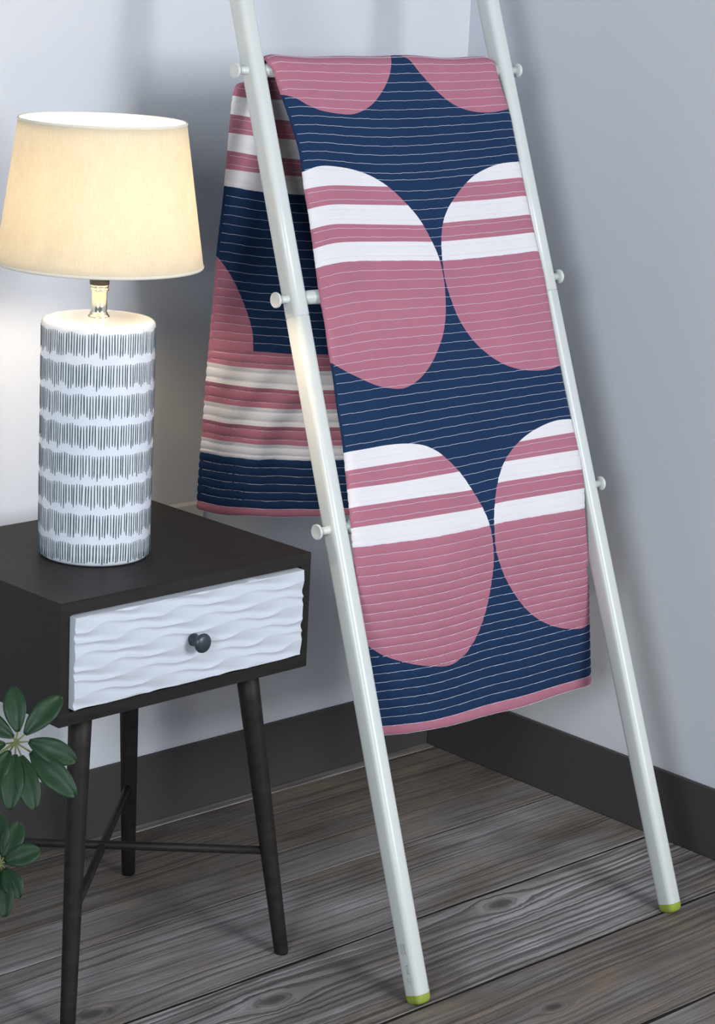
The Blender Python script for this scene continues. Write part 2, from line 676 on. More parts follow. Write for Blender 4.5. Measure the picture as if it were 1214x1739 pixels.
# ================================================================== nightstand
KT = 1.0386
TX0, TX1, TY0, TY1, TZ0, TZ1 = -1.2006, -0.8062, -0.5675, -0.2464, 0.4457, 0.5975
TYAW = 0.0203
c0 = CAM + KT * (np.array([TX0, TY0, 0.0]) - CAM)
TW, TD = (TX1 - TX0) * KT, (TY1 - TY0) * KT
ZB = CAM[2] + KT * (TZ0 - CAM[2])
ZTOP = CAM[2] + KT * (TZ1 - CAM[2])
stand = empty('nightstand', (c0[0], c0[1], 0))
stand.rotation_euler = (0, 0, TYAW)
tag(stand, 'dark wooden nightstand with one white carved wave drawer and splayed legs', 'nightstand')
TH = 0.017
# case: top, sides, bottom, back and a face round the drawer, one piece of cabinetwork
bm = bmesh.new()


def add_box(bm, *a, bevel=0.0012):
    b2 = box_bm(*a, bevel, 1)
    me = bpy.data.meshes.new('tmp')
    b2.to_mesh(me)
    b2.free()
    bm.from_mesh(me)
    bpy.data.meshes.remove(me)


for nm, bx in (('top_panel', (0, TW, 0, TD, ZTOP - TH, ZTOP)), ('bottom_panel', (0.0, TW, 0, TD, ZB, ZB + TH)),
               ('side_panel', (0, TH, 0.0, TD, ZB + TH - .0005, ZTOP - TH + .0005)), ('side_panel', (TW - TH, TW, 0.0, TD, ZB + TH - .0005, ZTOP - TH + .0005)),
               ('back_panel', (TH, TW - TH, TD - 0.008, TD - .0005, ZB + TH - .0005, ZTOP - TH + .0005))):
    from_bm(nm, box_bm(*bx, 0.0004, 1), M['darkwood'], stand)

inv = Matrix.Rotation(-TYAW, 3, 'Z')


def to_stand(p):
    return inv @ (Vector(p) - Vector((c0[0], c0[1], 0)))


def ray_front(px, py, yl):
    """photo point on the plane local y = yl of the nightstand front"""
    o_, d_ = to_stand(CAM), inv @ Vector(ray(px, py))
    return o_ + d_ * ((yl - o_.y) / d_.y)


# drawer front: carved wavy relief
DPROUD = 0.011
tl, br = ray_front(127, 1049, -DPROUD), ray_front(511, 1112, -DPROUD)
bl, trr = ray_front(127, 1206, -DPROUD), ray_front(516, 970, -DPROUD)
dx0, dx1 = (tl.x + bl.x) / 2, (br.x + trr.x) / 2
dz0, dz1 = (bl.z + br.z) / 2, (tl.z + trr.z) / 2
dx0, dx1 = max(dx0, TH + .001 - .006), min(dx1, TW - 0.008)
nx, nz = 230, 110
v, f = [], []
for j in range(nz + 1):
    zz = dz0 + (dz1 - dz0) * j / nz
    for i in range(nx + 1):
        xx = dx0 + (dx1 - dx0) * i / nx
        a_, b_ = xx - dx0, zz - dz0
        row_ = b_ / 0.0168
        ph = row_ + 0.20 * math.sin(2 * math.pi * a_ / 0.112 + 2.35 * row_) + 0.07 * math.sin(2 * math.pi * a_ / 0.061 - 1.1 * row_)
        amp = 0.0036 * (0.60 + 0.40 * math.sin(2 * math.pi * a_ / 0.118 + 2.35 * row_ + 1.2))
        h = -amp * abs(math.sin(math.pi * ph)) ** 0.9
        v.append((xx, -DPROUD - h - 0.001, zz))
for j in range(nz):
    for i in range(nx):
        p = j * (nx + 1) + i
        f.append((p, p + 1, p + nx + 2, p + nx + 1))
# sides and rear of the slab
border = [i for i in range(nx + 1)] + [(j + 1) * (nx + 1) + nx for j in range(nz)] + [nz * (nx + 1) + nx - 1 - i for i in range(nx)] + [(nz - 1 - j) * (nx + 1) for j in range(nz - 1)]
base_n = len(v)
for k in border:
    x_, y_, z_ = v[k]
    v.append((x_, 0.004, z_))
nb = len(border)
for k in range(nb):
    k2 = (k + 1) % nb
    f.append((border[k2], border[k], base_n + k, base_n + k2))
f.append(tuple(base_n + k for k in range(nb)))
drawer = from_py('drawer_front', v, f, M['drawer'], stand)
drawer['label'] = 'white carved drawer front with wavy ridges'
bm = bmesh.new()
bm.from_mesh(drawer.data)
bmesh.ops.recalc_face_normals(bm, faces=bm.faces)
for e in bm.edges:
    if len(e.link_faces) == 2 and e.calc_face_angle(0) > 0.85:
        e.smooth = False
bm.to_mesh(drawer.data)
bm.free()
# drawer box behind the front
from_bm('drawer_box', box_bm(TH + .006, TW - TH - .006, 0.003, TD - 0.03, ZB + TH + .002, ZTOP - TH - .010), M['darkwood'], stand)
# knob
kp = ray_front(328, 1086, -DPROUD)
v, f = lathe([(0.0075, -0.004), (0.0080, 0.0), (0.0085, 0.002), (0.0078, 0.004), (0.0056, 0.007), (0.0054, 0.011), (0.0075, 0.0145), (0.0118, 0.0170), (0.0128, 0.0195), (0.0122, 0.0218), (0.0095, 0.0238), (0.0050, 0.0249), (0.0008, 0.0252)], 40)
rotk = Vector((0, -1, 0)).to_track_quat('Z', 'Y')
v = [Vector((kp.x, -DPROUD + 0.001, kp.z)) + rotk @ Vector(c) for c in v]
kb = from_py('knob', v, f, M['knob'], drawer)
kb['label'] = 'round charcoal metal knob'

# legs: tops under the case, feet where the photo puts them
foot_fr, foot_br = to_stand(on_plane(477.5, 1618, 2, 0)), to_stand(on_plane(218, 1484, 2, 0))
fy0, fy1 = foot_fr.y, foot_br.y
fx1 = (foot_fr.x + foot_br.x) / 2
FEET, TOPS = {}, {}
tx_in = 0.068
top_y0, top_y1 = fy0 + 0.045, fy1 - 0.045
fx0 = TW - fx1 + 0.0
for kx_, ky_ in ((0, 0), (1, 0), (0, 1), (1, 1)):
    FEET[kx_, ky_] = Vector((fx1 if kx_ else fx0, fy1 if ky_ else fy0, 0))
    TOPS[kx_, ky_] = Vector((TW - tx_in if kx_ else tx_in, top_y1 if ky_ else top_y0, ZB + 0.004))
for key in FEET:
    a, c = FEET[key], TOPS[key]
    n_ = 8
    path = [a.lerp(c, i / n_) for i in range(n_ + 1)]
    rad = [0.0098 + (0.0152 - 0.0098) * i / n_ for i in range(n_ + 1)]
    path.insert(0, a + (c - a).normalized() * 0.0)
    path[1] = a + (c - a) * 0.006
    rad.insert(0, 0.0088)
    v, f = tube(path, rad, 20)
    for i in range(20):
        v[i].z = 0.0
    o = from_py('leg', v, f, M['darkwood'], stand)
ZS = 0.150
P = {k: FEET[k].lerp(TOPS[k], ZS / (ZB + .004)) for k in FEET}
for (ka, kb_, dz) in (((1, 0), (0, 1), 0.0), ((0, 0), (1, 1), -0.002)):
    v, f = tube([P[ka] + Vector((0, 0, dz)), P[ka].lerp(P[kb_], .5) + Vector((0, 0, dz)), P[kb_] + Vector((0, 0, dz))], 0.0058, 12)
    from_py('stretcher', v, f, M['darkwood'], stand)

# ================================================================== table lamp
lc = on_plane(159.5, 939.0, 2, ZTOP)
lamp = empty('table_lamp', (lc[0], lc[1], ZTOP))
tag(lamp, 'lit table lamp with cream drum shade and white ceramic base of dark dashes', 'lamp')
BR, BH = 0.0722, 0.308
prof = [(0.0, 0.0), (BR - .010, 0.0), (BR - .004, 0.0012), (BR - .0012, 0.004), (BR - .0003, 0.009), (BR, 0.016), (BR * 1.0, BH * .5), (BR * 1.0, BH - 0.009), (BR - .0006, BH - 0.005), (BR - .0022, BH - 0.0022), (BR - .005, BH - 0.0006), (BR - .010, BH), (0.012, BH + 0.0012), (0.0, BH + .0012)]
v, f = lathe(prof[1:-1], 96)
from_py('ceramic_base', v, f, M['ceramic'], lamp)
bm_v, bm_f = [], []
pr_ = random.Random(11)
ND = 124
for row in range(8):
    zt = BH - 0.0085 - row * 0.0383
    for k in range(ND):
        a0 = 2 * math.pi * (k + pr_.uniform(-.15, .15)) / ND
        tt = zt - 0.0013 * abs(math.sin(a0 * 7 + row * 0.9)) - 0.0008 * math.sin(a0 * 17 + row * 2.1) + pr_.uniform(-.0007, .0007)
        ln = 0.0278 + 0.0022 * math.sin(a0 * 23 + row * 2) + pr_.uniform(-.0026, .0026)
        zb = max(0.004 + pr_.uniform(0, .004), tt - ln)
        hw = (0.00085 + pr_.uniform(-.00012, .00015)) / BR
        sk = pr_.uniform(-.008, .008)
        st = len(bm_v)
        nn = 5
        for i in range(nn + 1):
            zz = tt + (zb - tt) * i / nn
            w = hw * (0.55 if i in (0, nn) else 1.0) * pr_.uniform(.88, 1.1)
            ac = a0 + sk * i / nn
            R_ = BR + 0.00028
            for s_, rr in ((-1.0, BR - .0003), (-0.75, R_), (0.75, R_), (1.0, BR - .0003)):
                bm_v.append((rr * math.cos(ac + s_ * w), rr * math.sin(ac + s_ * w), zz))
        for i in range(nn):
            for j in range(3):
                p = st + i * 4 + j
                bm_f.append((p, p + 4, p + 5, p + 1))
ds = from_py('painted_dashes', bm_v, bm_f, M['glaze'], lamp)
ds['kind'] = 'stuff'
ds['label'] = 'rows of dark painted dashes'
# metal neck and black socket
v, f = lathe([(0.0135, BH + 0.0005), (0.0138, BH + 0.002), (0.0130, BH + .0035), (0.0112, BH + .0042), (0.0115, BH + 0.0062), (0.0104, BH + 0.0072), (0.0100, BH + 0.009), (0.0100, BH + 0.034), (0.0116, BH + 0.0348), (0.0124, BH + 0.0362), (0.0116, BH + 0.0376), (0.0108, BH + 0.0382), (0.0118, BH + .0392), (0.0118, BH + .0425)], 40)
from_py('metal_neck', v, f, M['chrome'], lamp)
v, f = lathe([(0.0118, BH + 0.0420), (0.0124, BH + 0.0428), (0.0124, BH + 0.098), (0.0150, BH + 0.100), (0.0235, BH + 0.108), (0.0240, BH + 0.112), (0.0120, BH + 0.113)], 32)  # flared top is an added hidden flange, screening the base from the bulb
from_py('socket', v, f, M['black'], lamp)
# shade
SB, ST = 0.3775, 0.5535
RB, RT_ = 0.1295, 0.1040
th = 0.0014
n_ = 14
po = [(RB + (RT_ - RB) * i / n_, SB + (ST - SB) * i / n_) for i in range(n_ + 1)]
pi_ = [(r - th, h) for r, h in po][::-1]
v, f = lathe(po + pi_ + [po[0]], 96, cap=False)
sh = from_py('lamp_shade', v, f, M['shade'], lamp)
for (r, h) in ((RB, SB), (RT_, ST)):
    ring = []
    for i in range(11):
        a = 2 * math.pi * i / 10
        ring.append((r - th * .5 + 0.0016 * math.cos(a), h + 0.0022 * math.sin(a)))
    v, f = lathe(ring, 96, cap=False)
    from_py('rim_trim', v, f, M['trim'], sh)
# bulb and harp spider
v, f = lathe([(0.0105, BH + 0.1125), (0.0120, BH + 0.118), (0.0175, BH + 0.126), (0.0215, BH + 0.136), (0.0215, BH + 0.145), (0.0170, BH + 0.155), (0.0095, BH + 0.160), (0.003, BH + 0.162)], 24)
from_py('bulb', v, f, M['bulb'], lamp)
for a in (0.4, 0.4 + 2.094, 0.4 + 4.188):
    v, f = tube([(0.012 * math.cos(a), 0.012 * math.sin(a), BH + .108), ((RT_ - .03) * math.cos(a), (RT_ - .03) * math.sin(a), BH + 0.112), ((RB - .006) * math.cos(a), (RB - .006) * math.sin(a), SB + 0.018)], 0.0012, 8)
    from_py('shade_spoke', v, f, M['chrome'], sh)
# ================================================================== quilt
quilt = empty('striped_quilt', (-0.44, -0.262, RUNG_Z0))
QOFF = np.array(quilt.location)
tag(quilt, 'folded navy quilt with rose and white circles and stripes draped over ladder rung', 'quilt')
YR = LYF + LSL * RUNG_Z0 + LYAW * (0 - LXL) * 0      # rung axis y at the left rail
ZR = RUNG_Z0


def skew(y, x):
    """real y -> y freed of the ladder's slight yaw"""
    return y - LYAW * (x - LXL)


R_Q = 0.0195
# front profile (y', z) with arc length s, s = 0 on the crest
prof = []
slope_ang = math.atan2(LSL, 1.0)
a_end = math.pi - slope_ang + 0.0
for i in range(40):
    a = 0.0 + (a_end) * i / 39
    prof.append((YR + R_Q * math.cos(a), ZR + R_Q * math.sin(a)))
# normal of ladder plane (outwards to the room): (-cos(slope), sin(slope))
ny, nz_ = -math.cos(slope_ang), math.sin(slope_ang)
prof[-1] = (YR + R_Q * ny, ZR + R_Q * nz_)
dyv, dzv = -math.sin(slope_ang), -math.cos(slope_ang)
Ls = (ZR - (RUNG_Z0 - 2 * RUNG_DZ)) / math.cos(slope_ang)
for i in range(1, 120):
    d = (Ls + 0.0) * i / 119
    sag = -0.004 * math.sin(math.pi * ((d / (Ls / 2)) % 1.0)) if i < 119 else 0
    prof.append((prof[39][0] + dyv * d - ny * sag * -1.0, prof[39][1] + dzv * d - nz_ * sag * -1.0))
# bend to hang straight below the third rung
y_, z_ = prof[-1]
for i in range(1, 25):
    a = slope_ang * (1 - i / 24) * 1.0 - 0.035 * i / 24
    y_ -= math.sin(a) * 0.004
    z_ -= math.cos(a) * 0.004
    prof.append((y_, z_))
for i in range(1, 60):
    y_ += math.sin(0.035) * 0.008
    z_ -= math.cos(0.035) * 0.008
    prof.append((y_, z_))
FP = np.array(prof)
FS = np.concatenate([[0], np.cumsum(np.hypot(*np.diff(FP, axis=0).T))])
FS -= FS[np.argmax(FP[:, 1])]
# back profile: visible inner face of the part hanging behind the ladder
bk = [(YR + 0.0098 + 0.018 * (i / 80), ZR - 0.002 - 0.72 * i / 80) for i in range(81)]
BP = np.array(bk)
BS = np.concatenate([[0], np.cumsum(np.hypot(*np.diff(BP, axis=0).T))])


def hit(px, py, PP, SS):
    """photo point -> (x, s) on a profile surface"""
    d = ray(px, py)
    o_ = CAM
    oy, dy_ = skew(o_[1], o_[0]), d[1] - LYAW * d[0]
    A, B = PP[:-1], PP[1:]
    e = B - A
    # o + t d = A + w e
    det = dy_ * (-e[:, 1]) - d[2] * (-e[:, 0])
    ry, rz = A[:, 0] - oy, A[:, 1] - o_[2]
    t = (ry * (-e[:, 1]) - rz * (-e[:, 0])) / det
    w = (dy_ * rz - d[2] * ry) / det
    ok = (w >= -1e-6) & (w <= 1 + 1e-6) & (t > 0)
    if ok.any():
        k = np.where(ok)[0]
        k = k[np.argmin(t[k])]
        return o_[0] + d[0] * t[k], SS[k] + (SS[k + 1] - SS[k]) * w[k]
    # above the silhouette: nearest profile point
    tt = ((PP[:, 0] - oy) * dy_ + (PP[:, 1] - o_[2]) * d[2]) / (dy_ * dy_ + d[2] * d[2])
    dist = np.hypot(oy + tt * dy_ - PP[:, 0], o_[2] + tt * d[2] - PP[:, 1])
    k = int(np.argmin(dist))
    return o_[0] + d[0] * tt[k], SS[k]


def back_twist(x, s):
    """the part behind the ladder swings out: its left side nearer the wall towards the hem"""
    return 0.52 * np.clip(s / 0.6, 0, 1.3) * (-0.42 - x)


def hit_back(px, py):
    d = ray(px, py)
    t = np.linspace(2.2, 4.4, 4401)
    x, y, z = (CAM[i] + d[i] * t for i in range(3))
    s = np.interp(z, BP[::-1, 1], BS[::-1])
    g = skew(y, x) - np.interp(s, BS, BP[:, 0]) - back_twist(x, s)
    k = np.where((g[:-1] < 0) & (g[1:] >= 0))[0][0]
    w = -g[k] / (g[k + 1] - g[k])
    return x[k] + (x[k + 1] - x[k]) * w, s[k] + (s[k + 1] - s[k]) * w


def hits(pts, PP, SS):
    if PP is BP:
        return np.array([hit_back(px, py) for px, py in pts])
    return np.array([hit(px, py, PP, SS) for px, py in pts])


def catmull(P, step=0.003, closed=False):
    P = [np.array(p, float) for p in P]
    n = len(P)
    out = []
    for i in range(n if closed else n - 1):
        p1, p2 = P[i], P[(i + 1) % n]
        p0 = P[(i - 1) % n] if (closed or i > 0) else 2 * p1 - p2
        p3 = P[(i + 2) % n] if (closed or i < n - 2) else 2 * p2 - p1
        m = max(1, int(np.hypot(*(p2 - p1)) / step))
        for k in range(m):
            t = k / m
            out.append(0.5 * ((2 * p1) + (-p0 + p2) * t + (2 * p0 - 5 * p1 + 4 * p2 - p3) * t * t + (-p0 + 3 * p1 - 3 * p2 + p3) * t ** 3))
    if not closed:
        out.append(P[-1])
    return np.array(out)


def smooth_poly(pts, step=0.003, it=2, closed=False):
    """Catmull-Rom then light smoothing, end points kept"""
    c = catmull(pts, step, closed)
    for _ in range(it * 3):
        c[1:-1] = 0.25 * c[:-2] + 0.5 * c[1:-1] + 0.25 * c[2:]
    return c


def lerp_x(poly, x):
    """value of a polyline (sorted in column 0) at x with linear run-on"""
    xs, ys = poly[:, 0], poly[:, 1]
    y = np.interp(x, xs, ys)
    x = np.asarray(x, float)
    lo = (ys[1] - ys[0]) / (xs[1] - xs[0] + 1e-9)
    hi = (ys[-1] - ys[-2]) / (xs[-1] - xs[-2] + 1e-9)
    y = np.where(x < xs[0], ys[0] + np.clip(lo, -.3, .3) * (x - xs[0]), y)
    return np.where(x > xs[-1], ys[-1] + np.clip(hi, -.3, .3) * (x - xs[-1]), y)


def in_poly(P, poly):
    x, y = P[:, 0], P[:, 1]
    inside = np.zeros(len(P), bool)
    n = len(poly)
    j = n - 1
    for i in range(n):
        xi, yi = poly[i]
        xj, yj = poly[j]
        c = ((yi > y) != (yj > y)) & (x < (xj - xi) * (y - yi) / (yj - yi + 1e-15) + xi)
        inside ^= c
        j = i
    return inside


def build_sheet(PP, SS, sign, left, right, guides, per_gap, shapes, classify, mats, thick, edge_len, edge_drop, puff_h, top_s, prefix, wrinkle=None, twist=None):
    """left/right: (s -> x) polylines given as arrays sorted by s; guides: list of (x, s) polylines from top to hem.
    sign: +1 puffs along the outer normal of the profile, -1 the other way."""
    xl = lambda s: np.interp(s, left[:, 1], left[:, 0])
    xr = lambda s: np.interp(s, right[:, 1], right[:, 0])

    # stitch lines: list of functions of x
    lines = []
    for j in range(len(guides) - 1):
        if j == 0:
            lines.append((0, 0.0))
        lines += [(j, w) for w in per_gap[j] if not (j == 0 and w == 0.0)]
    lines.append((len(guides) - 2, 1.0))

    def line_at(idx, x):
        j, w = lines[idx]
        return (1 - w) * lerp_x(guides[j], x) + w * lerp_x(guides[j + 1], x)

    us = np.concatenate([[0, .0012, .004, .009, .016, .025, .037], np.linspace(.055, .945, 46), [.963, .975, .984, .991, .996, .9988, 1]])
    fr = [0.0, 0.10, 0.25, 0.5, 0.75, 0.90]
    pts = []
    rows = []
    for i in range(len(lines) - 1):
        for q in fr:
            rows.append((i, q))
    rows.append((len(lines) - 2, 1.0))

    def row_s(r, x):
        i, q = r
        return (1 - q) * line_at(i, x) + q * line_at(i + 1, x)

    grid = []
    for r in rows:
        # the row crosses left..right; find x ends by a few fixed-point steps
        a = -0.62
        c = -0.25
        for _ in range(6):
            a = float(xl(row_s(r, np.array([a]))[0]))
            c = float(xr(row_s(r, np.array([c]))[0]))
        X_ = a + (c - a) * us
        grid.append(np.stack([X_, row_s(r, X_)], 1))
    grid = np.array(grid)                       # rows x cols x 2
    nr, nc = grid.shape[:2]
    outline = np.concatenate([grid[0, :, :], grid[1:, -1, :], grid[-1, -2::-1, :], grid[-2:0:-1, 0, :]])
    lim = outline.copy()

    # constraint polylines clipped near the outline
    V = [tuple(p) for p in outline]
    E = [(i, (i + 1) % len(outline)) for i in range(len(outline))]
    cons = []
    for c in shapes:
        ins = in_poly(c, lim)
        cons.append(c)
        prev = None
        for p, ok in zip(c, ins):
            V.append(tuple(p))
            if prev is not None and (ok or prev[1]):
                E.append((prev[0], len(V) - 1))
            prev = (len(V) - 1, ok)
    allc = np.concatenate(cons) if cons else np.zeros((0, 2))
    inner = grid[1:-1, 1:-1].reshape(-1, 2)
    # keep grid points away from the seam lines
    keep = np.ones(len(inner), bool)
    if len(allc):
        cell = 0.0016
        occ = set()
        for p in allc:
            ii, jj = int(math.floor(p[0] / cell)), int(math.floor(p[1] / cell))
            for aa in (-1, 0, 1):
                for bb in (-1, 0, 1):
                    occ.add((ii + aa, jj + bb))
        for k, p in enumerate(inner):
            if (int(math.floor(p[0] / cell)), int(math.floor(p[1] / cell))) in occ:
                keep[k] = False
    V += [tuple(p) for p in inner[keep]]
    cv, ce, cf, _, _, _ = delaunay_2d_cdt([Vector((p[0] * 10, p[1] * 10)) for p in V], E, [], 0, 1e-6, False)
    cv = np.array([(p[0] / 10, p[1] / 10) for p in cv])
    cf = np.array([t for t in cf if len(t) == 3])
    cen = cv[cf].mean(1)
    ok = in_poly(cen, lim)
    cf, cen = cf[ok], cen[ok]

    line_cache = None

    def surface(P, under=False):
        x, s = P[:, 0], P[:, 1]
        y = np.interp(s, SS, PP[:, 0])
        z = np.interp(s, SS, PP[:, 1])
        if twist is not None:
            y = y + twist(x, s)
        ds_ = 0.002
        ty = np.interp(s + ds_, SS, PP[:, 0]) - np.interp(s - ds_, SS, PP[:, 0])
        tz = np.interp(s + ds_, SS, PP[:, 1]) - np.interp(s - ds_, SS, PP[:, 1])
        L_ = np.hypot(ty, tz) + 1e-12
        n_y, n_z = sign * tz / L_, -sign * ty / L_   # outer normal for a profile that runs downwards in front
        # quilting relief
        LA = np.stack([line_at(i, x) for i in range(len(lines))], 0)     # lines x points
        k = np.clip((LA <= s[None, :] + 1e-7).sum(0) - 1, 0, len(lines) - 2)
        idx = np.arange(len(x))
        t_ = np.clip((s - LA[k, idx]) / (LA[k + 1, idx] - LA[k, idx] + 1e-9), 0, 1)
        puff = puff_h(s) * ((4 * t_ * (1 - t_)) ** 0.55 - 0.6)
        e = np.minimum(x - xl(s), xr(s) - x)
        e = np.clip(e, 0, None)
        q = np.clip(1 - e / edge_len, 0, 1)
        drop = edge_drop * (1 - np.sqrt(np.clip(1 - q * q, 0, 1)))
        off = puff * (1 - q ** 3) - drop
        if wrinkle is not None:
            off = off + wrinkle(x, s) * (1 - q)
        if under:
            off = -thick + (thick - edge_drop) * (1 - np.sqrt(np.clip(1 - q * q, 0, 1))) + (wrinkle(x, s) * (1 - q) if wrinkle is not None else 0)
        scal = 0.9 * puff_h(s) * q * (t_ * (1 - t_) * 4) ** .6      # scalloped sides between the stitch rows
        xo = np.where(x - xl(s) < xr(s) - x, -scal, scal) * (0 if under else 1)
        yy = y + n_y * off
        zz = z + n_z * off
        return np.stack([x + xo, yy + LYAW * (x - LXL), zz], 1)

    S3 = surface(cv)
    ids = classify(cen, xl, xr, line_at, len(lines))
    made = {}
    for key in sorted(set(ids)):
        tri = cf[ids == key]
        used, invx = np.unique(tri, return_inverse=True)
        tri2 = invx.reshape(tri.shape)
        P3 = S3[used] - QOFF
        # consistent winding: facing the outer normal
        p0, p1, p2 = P3[tri2[:, 0]], P3[tri2[:, 1]], P3[tri2[:, 2]]
        nn = np.cross(p1 - p0, p2 - p0)
        flip = nn[:, 1] > 0
        tri2[flip] = tri2[flip][:, ::-1]
        nm, mt = mats(key)
        made[key] = from_py(nm, P3, [tuple(int(i) for i in t) for t in tri2], M[mt], quilt)
    # under side, closing the thickness
    sub = grid[::3, :, :]
    rr, cc_ = sub.shape[:2]
    U = surface(sub.reshape(-1, 2), True) - QOFF
    fcs = []
    for i in range(rr - 1):
        for j in range(cc_ - 1):
            p = i * cc_ + j
            fcs.append((p, p + 1, p + cc_ + 1, p + cc_))
    bo = from_py('backing', U, fcs, M['navy'], quilt)
    # thread along the stitch lines
    tv, tf = [], []
    for i in range(1, len(lines) - 0):
        xs = np.linspace(0, 1, 90)
        a, c = -0.62, -0.25
        for _ in range(6):
            a = float(xl(line_at(i, np.array([a]))[0]))
            c = float(xr(line_at(i, np.array([c]))[0]))
        X_ = a + .002 + (c - a - .004) * xs
        s_ = line_at(i, X_)
        s_ = s_ + 0.00025 * np.sin(X_ * 160 + i * 1.7) + 0.0002 * np.sin(X_ * 410 + i)
        w = 0.00022
        P0 = surface(np.stack([X_, s_ - w], 1))
        P1 = surface(np.stack([X_, s_ + w], 1))
        Pm = surface(np.stack([X_, s_], 1))
        ny_ = np.interp(s_ + .002, SS, PP[:, 1]) - np.interp(s_ - .002, SS, PP[:, 1])
        nzz = -(np.interp(s_ + .002, SS, PP[:, 0]) - np.interp(s_ - .002, SS, PP[:, 0]))
        Ln = np.hypot(ny_, nzz) + 1e-12
        lift = np.stack([0 * X_, sign * ny_ / Ln, sign * nzz / Ln], 1)
        st = len(tv)
        for k in range(len(X_)):
            tv.append(P0[k] + lift[k] * .0005 - QOFF)
            tv.append(Pm[k] + lift[k] * .0010 - QOFF)
            tv.append(P1[k] + lift[k] * .0005 - QOFF)
        for k in range(len(X_) - 1):
            for m in (0, 1):
                p = st + k * 3 + m
                tf.append((p, p + 1, p + 4, p + 3))
    th_ = from_py('stitching', tv, tf, M['thread'], quilt)
    th_['kind'] = 'stuff'
    th_['label'] = 'pale parallel quilting stitches'
    return made


# ---- front sheet: outlines and seams read off the photograph
f_left = [(448, 97), (458, 104), (465.5, 110), (475, 140), (480, 156), (491, 185), (503, 222), (513, 256), (518, 292), (521, 322), (529, 364), (537, 424), (542, 462), (546, 497), (557, 552), (562, 595), (566, 614), (572, 653), (577, 696), (584, 734), (588.5, 768), (592, 806), (597, 852), (601, 898), (604, 931), (608, 980), (613, 1040), (619, 1120), (625, 1200), (629, 1262), (632, 1320)]
f_right = [(838, 99), (845, 112), (855, 146), (867, 183), (890, 270), (905, 340), (920, 420), (932, 480), (957, 610), (965, 650), (977, 712), (988, 770), (994.5, 815), (996, 861), (999, 906), (1003, 980), (1004.5, 1050), (1005.5, 1090), (1007, 1153), (1007, 1165), (1008, 1230)]


def edge(pts, PP, SS, s0, s1):
    h = hits(pts, PP, SS)
    h = h[np.argsort(h[:, 1])]
    keep = [0]
    for i in range(1, len(h)):
        if h[i, 1] > h[keep[-1], 1] + 0.002:
            keep.append(i)
    h = h[keep]
    s = np.arange(s0, s1, 0.006)
    x = np.interp(s, h[:, 1], h[:, 0])
    for _ in range(3):
        x[1:-1] = .25 * x[:-2] + .5 * x[1:-1] + .25 * x[2:]
    return np.stack([x, s], 1)


FL = edge(f_left, FP, FS, FS[0], FS[-1])
FR_ = edge(f_right, FP, FS, FS[0], FS[-1])
# the sheet lies between the rails: keep its sides clear of their inner faces
for k in range(len(FL)):
    zk = float(np.interp(FL[k, 1], FS, FP[:, 1]))
    if FL[k, 1] < 0.78:
        FR_[k, 0] = min(FR_[k, 0], rail_pt(1, zk).x - RW / 2 - 0.0012)
        FL[k, 0] = max(FL[k, 0], rail_pt(-1, zk).x + RW / 2 + 0.0012)

shape_px = {
    'A': [(664, 88), (663, 98), (664, 110), (661.5, 127), (655, 144), (645, 161), (632, 177), (616, 188), (599, 194), (579, 193), (546, 187), (521, 177.5), (504.7, 168.5), (488, 162), (470, 155)],
    'B': [(672, 80), (688, 99.5), (706.5, 118), (727, 141), (748, 161), (772, 177.5), (801, 188), (830, 191), (850, 188.5), (870, 183), (890, 176)],
    'C': [(490, 300), (519, 290), (537.7, 283), (562, 281.5), (599.5, 287), (632, 300), (661, 320), (690, 348), (710.6, 372), (727, 399), (742, 430), (749, 452), (753, 474), (755.2, 500), (755.6, 532), (751.5, 564.5), (743, 592), (731, 619), (715, 641), (694.5, 656), (674, 660.5), (641.5, 655), (609, 640.5), (577, 624), (563, 612), (545, 595)],
    'D': [(915, 272), (886, 274.5), (855, 277), (830, 284.5), (805, 298.5), (785, 318), (768, 341.5), (758, 360.5), (752, 381), (749.6, 405), (750, 430), (752.4, 455), (756.5, 480), (766, 510), (780, 543), (803, 576), (830.5, 601.5), (858, 619), (886, 628), (913.6, 629.6), (936.6, 626), (956, 618), (980, 606)],
    'E': [(560, 775), (588, 768), (622, 762), (659, 755.5), (696, 753.5), (725, 758.5), (749.5, 772), (778, 799), (799, 828), (819, 861), (831, 889), (837, 918), (839, 955), (834.5, 996), (825.5, 1040), (811, 1079), (791, 1109), (770, 1125.5), (749.5, 1131), (716.5, 1130), (683.6, 1124), (650.6, 1113), (628, 1099), (600, 1078), (580, 1060)],
    'F': [(1010, 706), (973, 711), (943, 714.5), (918, 724), (893.6, 739.5), (873, 760.5), (857, 784), (847, 811), (841, 844), (839, 881), (841.5, 926), (848.5, 955), (861, 987), (881, 1020), (902, 1043), (926.6, 1058.5), (951, 1066), (976, 1068), (992.5, 1064.5), (1004, 1057), (1030, 1040)],
}
